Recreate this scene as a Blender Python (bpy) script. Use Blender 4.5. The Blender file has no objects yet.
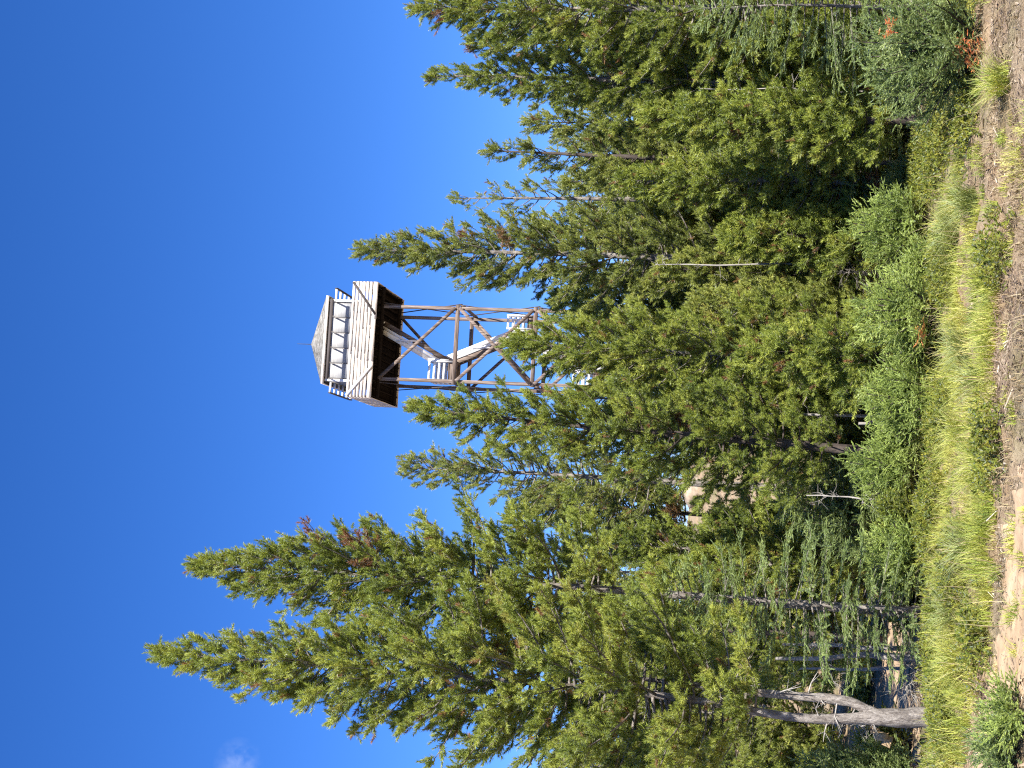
import bpy, math, random
import numpy as np
from mathutils import Vector, Matrix

rad = math.radians
sc = bpy.context.scene
COL = sc.collection
random.seed(7)

# ------------------------------------------------------------------ camera numbers
F_PX, PITCH, ROLL, EYE = 1438.9, 0.1590, 0.0384, 1.6
_c, _s = math.cos, math.sin
R0 = np.array([1, 0, 0.0]); FW = np.array([0, _c(PITCH), _s(PITCH)]); U0 = np.array([0, -_s(PITCH), _c(PITCH)])
E_R = _c(ROLL) * R0 + _s(ROLL) * U0
E_U = _c(ROLL) * U0 - _s(ROLL) * R0
CAM = np.array([0, 0, EYE])


def ray(px, py):
    """direction through the photo pixel (the photo lies on its side)"""
    u = 767 - py - 383.5
    v = px - 511.5
    d = FW + E_R * (u / F_PX) - E_U * (v / F_PX)
    return d


# ------------------------------------------------------------------ value noise + terrain
def _hash(ix, iy, seed):
    h = (ix.astype(np.int64) * 374761393 + iy.astype(np.int64) * 668265263 + seed * 974711) & 0x7FFFFFFF
    h = ((h ^ (h >> 13)) * 1274126177) & 0x7FFFFFFF
    return ((h ^ (h >> 16)) & 0xFFFF) / 65535.0


def vnoise(x, y, seed=0):
    x = np.asarray(x, float); y = np.asarray(y, float)
    ix = np.floor(x); iy = np.floor(y)
    fx = x - ix; fy = y - iy
    fx = fx * fx * (3 - 2 * fx); fy = fy * fy * (3 - 2 * fy)
    a = _hash(ix, iy, seed); b = _hash(ix + 1, iy, seed); c = _hash(ix, iy + 1, seed); d = _hash(ix + 1, iy + 1, seed)
    return (a * (1 - fx) + b * fx) * (1 - fy) + (c * (1 - fx) + d * fx) * fy


def sstep(a, b, t):
    t = np.clip((np.asarray(t, float) - a) / (b - a), 0, 1)
    return t * t * (3 - 2 * t)


def gz(x, y):
    x = np.asarray(x, float); y = np.asarray(y, float)
    h = 4.1 * sstep(15, 74, y) - 14 * sstep(90, 330, y)
    h = h + 0.5 * (vnoise(x / 9, y / 9, 3) - 0.5) * sstep(16, 30, y)
    h = h + 0.10 * (vnoise(x / 1.3, y / 1.3, 5) - 0.5) * sstep(3, 8, y) + (0.04 * (vnoise(x / .23, y / .23, 9) - 0.5) + .025 * (vnoise(x / .09, y / .09, 10) - .5))
    return h


def gz1(x, y):
    return float(gz(np.array([x]), np.array([y]))[0])


def ground_at(px, py):
    """ground point seen at a photo pixel"""
    d = ray(px, py)
    t = np.concatenate([np.linspace(2, 60, 3000), np.linspace(60, 200, 500)])
    P = CAM[None] + d[None] * t[:, None]
    below = P[:, 2] < gz(P[:, 0], P[:, 1])
    i = int(np.argmax(below)) if below.any() else len(t) - 1
    return P[i].copy()


def at(px, py, dist):
    """point on the ray of a pixel at ground distance dist"""
    d = ray(px, py)
    return CAM + d * (dist / d[1])


# ------------------------------------------------------------------ object helpers
def mesh_np(name, V, Fs, mat, parent=None, tint=None, smooth=False, mats=None, midx=None):
    """V (n,3); Fs = int array (m,k) with k = 3 or 4"""
    V = np.ascontiguousarray(V, np.float32)
    Fs = np.ascontiguousarray(Fs, np.int32)
    me = bpy.data.meshes.new(name)
    n, (m, k) = len(V), Fs.shape
    me.vertices.add(n); me.vertices.foreach_set('co', V.ravel())
    me.loops.add(m * k); me.loops.foreach_set('vertex_index', Fs.ravel())
    me.polygons.add(m)
    me.polygons.foreach_set('loop_start', np.arange(m, dtype=np.int32) * k)
    if smooth:
        me.polygons.foreach_set('use_smooth', np.ones(m, dtype=bool))
    if tint is not None:
        a = me.attributes.new('tint', 'FLOAT', 'POINT')
        a.data.foreach_set('value', np.ascontiguousarray(tint, np.float32))
    for mm in (mats or [mat]):
        me.materials.append(mm)
    if midx is not None:
        me.polygons.foreach_set('material_index', np.ascontiguousarray(midx, np.int32))
    me.update(calc_edges=True)
    o = bpy.data.objects.new(name, me)
    COL.objects.link(o)
    if parent is not None:
        o.parent = parent
    return o


def empty(name, loc, rz=0.0):
    o = bpy.data.objects.new(name, None)
    o.empty_display_size = 0.2
    o.location = loc
    o.rotation_euler = (0, 0, rz)
    COL.objects.link(o)
    return o


def tag(o, label=None, cat=None, group=None, kind=None):
    if label: o['label'] = label
    if cat: o['category'] = cat
    if group: o['group'] = group
    if kind: o['kind'] = kind
    return o


def copy_tree(o, parent=None):
    c = o.copy(); COL.objects.link(c)
    if parent is not None: c.parent = parent
    for ch in list(o.children):
        copy_tree(ch, c)
    return c


class Geo:
    """collects boxes, beams and tubes for one mesh"""
    def __init__(self):
        self.V = []; self.F = []; self.n = 0

    def add(self, V, Fq):
        self.V.append(np.asarray(V, float)); self.F.append(np.asarray(Fq, int) + self.n); self.n += len(V)

    def box(self, x0, x1, y0, y1, z0, z1):
        V = [(x, y, z) for z in (z0, z1) for y in (y0, y1) for x in (x0, x1)]
        self.add(V, [(0, 2, 3, 1), (4, 5, 7, 6), (0, 1, 5, 4), (2, 6, 7, 3), (0, 4, 6, 2), (1, 3, 7, 5)])

    def beam(self, a, b, w, h, up=(0, 0, 1), jit=0.0):
        """rectangular bar from a to b; w sideways, h along up"""
        a = np.asarray(a, float); b = np.asarray(b, float)
        d = b - a; d /= np.linalg.norm(d)
        up = np.asarray(up, float)
        if abs(d @ up) > .98: up = np.array([0, 1, 0.0])
        s = np.cross(d, up); s /= np.linalg.norm(s)
        u = np.cross(s, d)
        s = s * w / 2; u = u * h / 2
        V = [a - s - u, a + s - u, a + s + u, a - s + u, b - s - u, b + s - u, b + s + u, b - s + u]
        self.add(V, [(0, 1, 2, 3), (4, 7, 6, 5), (0, 4, 5, 1), (1, 5, 6, 2), (2, 6, 7, 3), (3, 7, 4, 0)])

    def tube(self, P, Rr, k=6, cap=True):
        V, Fq = tube(P, Rr, k)
        self.add(V, Fq)

    def rough_tube(self, P, Rr, k, n, rng):
        P = np.asarray(P, float); t = np.linspace(0, 1, len(P)); tn = np.linspace(0, 1, n) ** 1.3
        Pn = np.stack([np.interp(tn, t, P[:, c]) for c in range(3)], -1); Rn = np.interp(tn, t, Rr)
        for _ in range(3): Pn[1:-1] = (Pn[:-2] + Pn[1:-1] * 2 + Pn[2:]) / 4
        V, Fq = tube(Pn, Rn, k)
        c = np.repeat(Pn, k, 0); j = np.tile(np.arange(k), n); i = np.repeat(np.arange(n), k)
        f = 1 + .26 * (vnoise(i / 5., j / 1.0, 3) - .5) + .16 * (vnoise(i / 1.6, j / .7, 4) - .5) + .18 * (vnoise(i / 14., j / 4., 8) - .5)
        self.add(c + (V - c) * f[:, None], Fq)

    def build(self, name, mat, parent=None, smooth=False, bevel=0.0):
        o = mesh_np(name, np.concatenate(self.V), np.concatenate(self.F), mat, parent, smooth=smooth)
        if bevel:
            m = o.modifiers.new('edge', 'BEVEL'); m.width = bevel; m.segments = 1; m.limit_method = 'ANGLE'
        return o


def tube(P, Rr, k=6):
    P = np.asarray(P, float); Rr = np.asarray(Rr, float)
    n = len(P)
    T = np.gradient(P, axis=0); T /= np.linalg.norm(T, axis=1)[:, None] + 1e-9
    ref = np.array([0.31, 0.93, 0.17])
    if abs(T[0] @ ref) > .9: ref = np.array([0.9, -0.2, 0.3])
    S = np.cross(T, ref); S /= np.linalg.norm(S, axis=1)[:, None] + 1e-9
    B = np.cross(T, S)
    ang = np.arange(k) * 2 * np.pi / k
    V = P[:, None] + Rr[:, None, None] * (np.cos(ang)[None, :, None] * S[:, None] + np.sin(ang)[None, :, None] * B[:, None])
    V = V.reshape(-1, 3)
    i = np.arange(n - 1)[:, None]; j = np.arange(k)[None]
    a = i * k + j; b = i * k + (j + 1) % k
    Fq = np.stack([a, b, b + k, a + k], -1).reshape(-1, 4)
    return V, Fq


# ------------------------------------------------------------------ materials
def new_mat(name):
    m = bpy.data.materials.new(name); m.use_nodes = True
    nt = m.node_tree; nt.nodes.clear()
    out = nt.nodes.new('ShaderNodeOutputMaterial')
    return m, nt, out


def ramp(nt, stops, fac=None):
    r = nt.nodes.new('ShaderNodeValToRGB')
    el = r.color_ramp.elements
    while len(el) > 1: el.remove(el[-1])
    el[0].position = stops[0][0]; el[0].color = (*stops[0][1], 1)
    for p, c in stops[1:]:
        e = el.new(p); e.color = (*c, 1)
    if fac is not None: nt.links.new(fac, r.inputs['Fac'])
    return r


def noise(nt, scale, detail=4, rough=.6, vec=None, dist=0):
    n = nt.nodes.new('ShaderNodeTexNoise')
    n.inputs['Scale'].default_value = scale; n.inputs['Detail'].default_value = detail
    n.inputs['Roughness'].default_value = rough; n.inputs['Distortion'].default_value = dist
    if vec is not None: nt.links.new(vec, n.inputs['Vector'])
    return n


def coords(nt, scale=(1, 1, 1), kind='Object'):
    t = nt.nodes.new('ShaderNodeTexCoord'); m = nt.nodes.new('ShaderNodeMapping')
    m.inputs['Scale'].default_value = scale
    nt.links.new(t.outputs[kind], m.inputs['Vector'])
    return m.outputs['Vector']


def mixc(nt, fac, a, b, mode='MIX'):
    m = nt.nodes.new('ShaderNodeMix'); m.data_type = 'RGBA'; m.blend_type = mode
    for sock, v in ((m.inputs[0], fac), (m.inputs[6], a), (m.inputs[7], b)):
        if hasattr(v, 'is_output'): nt.links.new(v, sock)
        elif isinstance(v, (int, float)): sock.default_value = v
        else: sock.default_value = (*v, 1)
    return m.outputs[2]


def leaf_mat(name, stops, transl=.40, rough=.5, gloss=.17):
    """needles and blades: colour varies shoot by shoot"""
    m, nt, out = new_mat(name)
    at_ = nt.nodes.new('ShaderNodeAttribute'); at_.attribute_name = 'tint'
    r = ramp(nt, stops, at_.outputs['Fac'])
    d = nt.nodes.new('ShaderNodeBsdfDiffuse'); nt.links.new(r.outputs[0], d.inputs['Color'])
    t = nt.nodes.new('ShaderNodeBsdfTranslucent')
    tc = mixc(nt, 1.0, r.outputs[0], (1.05, 1.0, .55), 'MULTIPLY')
    nt.links.new(tc, t.inputs['Color'])
    mx = nt.nodes.new('ShaderNodeMixShader'); mx.inputs[0].default_value = transl
    nt.links.new(d.outputs[0], mx.inputs[1]); nt.links.new(t.outputs[0], mx.inputs[2])
    g = nt.nodes.new('ShaderNodeBsdfGlossy'); g.inputs['Roughness'].default_value = rough
    g.inputs['Color'].default_value = (.8, .85, .75, 1)
    lw = nt.nodes.new('ShaderNodeLayerWeight'); lw.inputs['Blend'].default_value = .25
    ml = nt.nodes.new('ShaderNodeMath'); ml.operation = 'MULTIPLY'; ml.inputs[1].default_value = gloss * 3
    nt.links.new(lw.outputs['Fresnel'], ml.inputs[0])
    m2 = nt.nodes.new('ShaderNodeMixShader')
    nt.links.new(ml.outputs[0], m2.inputs[0]); nt.links.new(mx.outputs[0], m2.inputs[1]); nt.links.new(g.outputs[0], m2.inputs[2])
    nt.links.new(m2.outputs[0], out.inputs['Surface'])
    return m


def rough_mat(name, stops, scale=(1, 1, 1), nscale=6, detail=6, rough=.85, bump=.4, bscale=None, second=None, dist=0.3):
    m, nt, out = new_mat(name)
    v = coords(nt, scale)
    n = noise(nt, nscale, detail, .65, v, dist)
    r = ramp(nt, stops, n.outputs['Fac'])
    col = r.outputs[0]
    if second:
        n2 = noise(nt, second[0], 4, .7, v)
        r2 = ramp(nt, [(second[1], (0, 0, 0)), (second[2], (1, 1, 1))], n2.outputs['Fac'])
        col = mixc(nt, r2.outputs[0], col, second[3])
    p = nt.nodes.new('ShaderNodeBsdfPrincipled'); p.inputs['Roughness'].default_value = rough
    p.inputs['Specular IOR Level'].default_value = .25
    nt.links.new(col, p.inputs['Base Color'])
    if bump:
        nb = noise(nt, bscale or nscale * 3, 5, .7, v)
        b = nt.nodes.new('ShaderNodeBump'); b.inputs['Strength'].default_value = bump; b.inputs['Distance'].default_value = .02
        nt.links.new(nb.outputs['Fac'], b.inputs['Height']); nt.links.new(b.outputs[0], p.inputs['Normal'])
    nt.links.new(p.outputs[0], out.inputs['Surface'])
    return m


M = {}
M['pine'] = leaf_mat('pine_needles', [(0, (.100, .144, .026)), (.42, (.262, .325, .052)), (.8, (.45, .49, .092)), (.9, (.29, .26, .06)), (.95, (.30, .15, .07)), (1, (.24, .11, .06))])
M['pine_b'] = leaf_mat('pine_needles_olive', [(0, (.106, .142, .032)), (.45, (.272, .318, .064)), (.88, (.46, .48, .112)), (.95, (.30, .17, .07)), (1, (.26, .13, .06))])
M['fir'] = leaf_mat('fir_needles', [(0, (.13, .195, .060)), (.5, (.275, .36, .118)), (.9, (.44, .52, .20)), (.95, (.75, .25, .09)), (1, (.80, .30, .12))])
M['fir_l'] = leaf_mat('young_fir_needles', [(0, (.18, .255, .060)), (.5, (.375, .475, .115)), (.9, (.52, .60, .18)), (.95, (.75, .27, .10)), (1, (.80, .32, .13))])
M['yellow'] = leaf_mat('yellow_green_leaves', [(0, (.12, .17, .03)), (.5, (.22, .26, .04)), (1, (.34, .32, .05))], transl=.4)
M['grass'] = leaf_mat('grass_blades', [(0, (.17, .255, .050)), (.28, (.39, .46, .088)), (.52, (.58, .60, .14)), (.78, (.68, .63, .23)), (1, (.70, .62, .38))], transl=.45, gloss=.06)
M['silver'] = leaf_mat('silvery_grass_blades', [(0, (.22, .29, .08)), (.6, (.38, .43, .14)), (1, (.56, .58, .28))], transl=.35, gloss=.08)
M['litter'] = leaf_mat('straw_and_twigs', [(0, (.07, .045, .032)), (.3, (.20, .135, .09)), (.65, (.38, .29, .20)), (.9, (.52, .44, .33)), (1, (.62, .56, .46))], transl=.1, gloss=.05)
M['dry'] = leaf_mat('dry_grass_blades', [(0, (.16, .10, .065)), (.4, (.32, .235, .13)), (.75, (.48, .40, .25)), (.9, (.30, .30, .10)), (1, (.22, .28, .07))], transl=.3, gloss=.03)
M['bark'] = rough_mat('grey_bark', [(.3, (.07, .055, .047)), (.45, (.19, .165, .145)), (.6, (.34, .305, .27)), (.75, (.46, .42, .38))], (7, 7, 2.2), 4.5, 10, .9, 1.0, 14, dist=.8)
M['bark_d'] = rough_mat('dark_and_shaded_bark', [(.3, (.035, .028, .024)), (.7, (.13, .105, .09))], (6, 6, 1.6), 3, 8, .9, .8, 9)
M['dead'] = rough_mat('weathered_dead_wood', [(.3, (.20, .18, .16)), (.7, (.46, .43, .39))], (8, 8, 1), 3, 6, .9, .5, 9)
M['wood_tan'] = rough_mat('tan_broken_wood', [(.3, (.26, .17, .09)), (.7, (.50, .37, .22))], (6, 6, 1), 4, 6, .9, .5, 9)
M['rock'] = rough_mat('tan_rock', [(.3, (.22, .17, .12)), (.55, (.36, .29, .22)), (.8, (.46, .40, .33))], (1, 1, 1), 3, 9, .95, .7, 8)


def wood(name, stops, long='x', wear=None):
    s = {'x': (.5, 9, 9), 'y': (9, .5, 9), 'z': (9, 9, .5)}[long]
    return rough_mat(name, stops, s, 1.6, 8, .85, .25, 6, second=wear, dist=.2)


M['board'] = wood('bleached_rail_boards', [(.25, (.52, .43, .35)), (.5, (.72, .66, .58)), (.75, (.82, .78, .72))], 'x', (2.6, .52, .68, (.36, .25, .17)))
M['board_side'] = wood('shaded_bleached_side_boards', [(.25, (.40, .32, .26)), (.5, (.58, .51, .45)), (.75, (.70, .65, .60))], 'y', (2.6, .52, .68, (.30, .20, .13)))  # darker copy of the rail boards, side-face shade put into the colour
M['frame'] = wood('brown_frame_timber', [(.3, (.05, .034, .027)), (.47, (.13, .094, .074)), (.6, (.24, .19, .16)), (.74, (.38, .33, .29))], 'z')
M['frame_x'] = wood('brown_girt_timber', [(.3, (.05, .034, .027)), (.47, (.13, .094, .074)), (.6, (.24, .19, .16)), (.74, (.38, .33, .29))], 'x')
M['under'] = wood('shade_black_underside_timber', [(.25, (.008, .006, .005)), (.75, (.026, .020, .017))], 'y')  # base colour lowered to near black, painting in the shade below the deck
M['dark'] = wood('dark_brown_timber', [(.25, (.05, .042, .04)), (.75, (.11, .095, .09))], 'x')
M['white'] = wood('peeling_white_paint', [(.3, (.66, .66, .66)), (.7, (.82, .82, .82))], 'z', (2, .62, .72, (.40, .36, .32)))
M['panel'] = wood('grey_shutter_panels', [(.3, (.27, .27, .275)), (.7, (.37, .37, .37))], 'x', (1.2, .55, .75, (.44, .44, .43)))
M['wall'] = wood('weathered_cab_boards', [(.3, (.16, .15, .145)), (.7, (.33, .31, .30))], 'x')
M['shingle'] = rough_mat('grey_shingles', [(.32, (.10, .095, .085)), (.5, (.23, .22, .20)), (.68, (.40, .39, .365))], (1, 1, 1), 4, 12, .95, 1.0, 14)
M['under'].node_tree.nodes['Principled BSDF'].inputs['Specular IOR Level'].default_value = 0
M['metal'] = rough_mat('dark_rod', [(.3, (.05, .05, .05)), (.7, (.1, .1, .1))], nscale=4, bump=0, rough=.5)


def ground_material():
    m, nt, out = new_mat('forest_ground')
    v = coords(nt)
    a = noise(nt, 1.1, 6, .6, v); b = noise(nt, 9, 8, .75, v, .6); c = noise(nt, 45, 6, .75, v, .4)
    soil = ramp(nt, [(.28, (.15, .09, .055)), (.45, (.32, .215, .135)), (.6, (.49, .37, .24)), (.78, (.64, .53, .38))], b.outputs['Fac'])
    straw = ramp(nt, [(.3, (.16, .115, .075)), (.5, (.33, .26, .17)), (.7, (.50, .42, .31))], c.outputs['Fac'])
    f = ramp(nt, [(.40, (0, 0, 0)), (.62, (1, 1, 1))], a.outputs['Fac'])
    col = mixc(nt, f.outputs[0], soil.outputs[0], straw.outputs[0])
    g = noise(nt, .45, 5, .65, v)
    gf = ramp(nt, [(.5, (0, 0, 0)), (.68, (.6, .6, .6))], g.outputs['Fac'])
    col = mixc(nt, gf.outputs[0], col, (.15, .16, .05))
    p = nt.nodes.new('ShaderNodeBsdfPrincipled'); p.inputs['Roughness'].default_value = .95
    p.inputs['Specular IOR Level'].default_value = .15
    nt.links.new(col, p.inputs['Base Color'])
    bm = nt.nodes.new('ShaderNodeBump'); bm.inputs['Strength'].default_value = .8; bm.inputs['Distance'].default_value = .03
    ad = nt.nodes.new('ShaderNodeMath'); ad.operation = 'ADD'
    nt.links.new(b.outputs['Fac'], ad.inputs[0]); nt.links.new(c.outputs['Fac'], ad.inputs[1])
    nt.links.new(ad.outputs[0], bm.inputs['Height']); nt.links.new(bm.outputs[0], p.inputs['Normal'])
    nt.links.new(p.outputs[0], out.inputs['Surface'])
    return m


M['ground'] = ground_material()
M['trail'] = rough_mat('trodden_dirt', [(.25, (.27, .175, .10)), (.5, (.43, .31, .195)), (.75, (.56, .44, .30))], (1, 1, 1), 3, 9, .95, .25, 40,
                       second=(26, .56, .72, (.17, .115, .08)))

# ------------------------------------------------------------------ ground sheet
def axis(dense0, dense1, step, lo, hi):
    a = list(np.arange(dense0, dense1 + 1e-6, step))
    s = step; x = dense1
    while x < hi: s *= 1.22; x += s; a.append(min(x, hi))
    s = step; x = dense0
    while x > lo: s *= 1.22; x -= s; a.insert(0, max(x, lo))
    return np.unique(np.array(a))


def build_ground():
    xs = axis(-4.5, 4.5, .06, -500, 500); ys = axis(7, 20, .06, -120, 700)
    X, Y = np.meshgrid(xs, ys)
    Z = gz(X, Y)
    nx, ny = len(xs), len(ys)
    V = np.stack([X, Y, Z], -1).reshape(-1, 3)
    i, j = np.meshgrid(np.arange(nx - 1), np.arange(ny - 1))
    a = (j * nx + i).ravel()
    o = mesh_np('ground', V, np.stack([a, a + 1, a + 1 + nx, a + nx], -1), M['ground'], smooth=True)
    tag(o, kind='structure')


build_ground()


def strip(name, left, right, mat, lift=.006, n=220, m=26, rag=.22, seed=1):
    """a path laid over the ground between two ground lines"""
    def res(L):
        L = np.array(L, float)
        seg = np.r_[0, np.cumsum(np.linalg.norm(np.diff(L, axis=0), axis=1))]
        t = np.linspace(0, seg[-1], n)
        return np.stack([np.interp(t, seg, L[:, k]) for k in range(2)], -1)
    L, Rr = res(left), res(right)
    t = np.linspace(0, 1, m)[None, :, None]
    s = np.arange(n)
    rl = rag * (vnoise(s / 5., s * 0, seed) - .5 + .5 * (vnoise(s / 1.3, s * 0, seed + 1) - .5))
    rr = rag * (vnoise(s / 5., s * 0, seed + 2) - .5 + .5 * (vnoise(s / 1.3, s * 0, seed + 3) - .5))
    d = Rr - L; d /= np.linalg.norm(d, axis=1)[:, None] + 1e-9
    L = L + d * rl[:, None]; Rr = Rr + d * rr[:, None]
    P = L[:, None] * (1 - t) + Rr[:, None] * t
    Z = gz(P[..., 0], P[..., 1]) + lift
    V = np.concatenate([P, Z[..., None]], -1).reshape(-1, 3)
    i, j = np.meshgrid(np.arange(m - 1), np.arange(n - 1))
    a = (j * m + i).ravel()
    o = mesh_np(name, V, np.stack([a, a + m, a + m + 1, a + 1], -1), mat, smooth=True)
    tag(o, kind='structure')
    return o


def gl(pts):
    return [ground_at(*p)[:2] for p in pts]


# edge between grass and trodden dirt, and the grass's far edge (photo x for each photo y)
EDGE_Y = [-60, 0, 100, 180, 250, 330, 400, 450, 520, 600, 650, 700, 768, 830]
EDGE_X = [980, 982, 985, 990, 996, 1003, 996, 994, 1000, 1002, 990, 980, 968, 960]
FAR_Y = [-60, 0, 110, 150, 230, 300, 400, 450, 500, 600, 700, 740, 830]
FAR_X = [974, 974, 968, 916, 940, 946, 940, 930, 932, 934, 934, 930, 928]
far_side = gl([(x, y) for x, y in zip([1030, 1016, 1009, 1005, 993, 983, 973, 963], [450, 490, 535, 590, 650, 700, 768, 860])])
near_side = gl([(x, y) for x, y in zip([1062, 1064, 1062, 1052, 1032, 1012, 990, 978], [450, 490, 535, 600, 670, 715, 768, 860])])
strip('trail', far_side, near_side, M['trail'], seed=11)
pf = gl([(x, y) for x, y in zip([878, 879, 882, 886, 890, 893, 896], [600, 625, 655, 690, 730, 768, 850])])
pn = gl([(x, y) for x, y in zip([884, 892, 905, 914, 920, 922, 924], [600, 625, 650, 690, 730, 768, 850])])
strip('path', pf, pn, M['trail'], seed=31)

# ------------------------------------------------------------------ foliage
RNG = np.random.default_rng(11)


def unit(v):
    return v / (np.linalg.norm(v, axis=-1, keepdims=True) + 1e-9)


def brushes(rng, P, D, L, k, nl, nw, ang, tint, flat=False):
    """bottle-brush shoots: needles set round each shoot axis, one triangle per needle"""
    P = np.asarray(P, float); D = unit(np.asarray(D, float)); n = len(P)
    L = np.broadcast_to(np.asarray(L, float), (n,))
    ref = np.where(np.abs(D[:, 2:3]) > .9, np.array([[1., 0, 0]]), np.array([[0, 0, 1.]]))
    S = unit(np.cross(D, ref)); U = np.cross(S, D)
    t = (np.arange(k)[None] + rng.random((n, k))) / k
    phi = np.arange(k)[None] * 2.39996 + rng.random((n, 1)) * 6.28 + rng.normal(0, .3, (n, k))
    a = ang * (1.15 - .75 * t) + rng.normal(0, .13, (n, k))
    cs, sn = np.cos(phi), np.sin(phi)
    if flat: sn = sn * .35
    rdir = S[:, None] * cs[..., None] + U[:, None] * sn[..., None]
    nd = unit(D[:, None] * np.cos(a)[..., None] + rdir * np.sin(a)[..., None])
    base = P[:, None] + D[:, None] * (t * L[:, None])[..., None]
    ln = nl * (.7 + .5 * rng.random((n, k))) * (1 - .25 * t)
    w = unit(np.cross(nd, rng.normal(0, 1, (n, k, 3)))) * (nw * .5)
    V = np.stack([base - w, base + w, base + nd * ln[..., None]], 2).reshape(-1, 3)
    F = np.arange(n * k * 3).reshape(-1, 3)
    T = np.repeat(np.clip(np.asarray(tint, float), 0, 1), k * 3)
    return V, F, T


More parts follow.
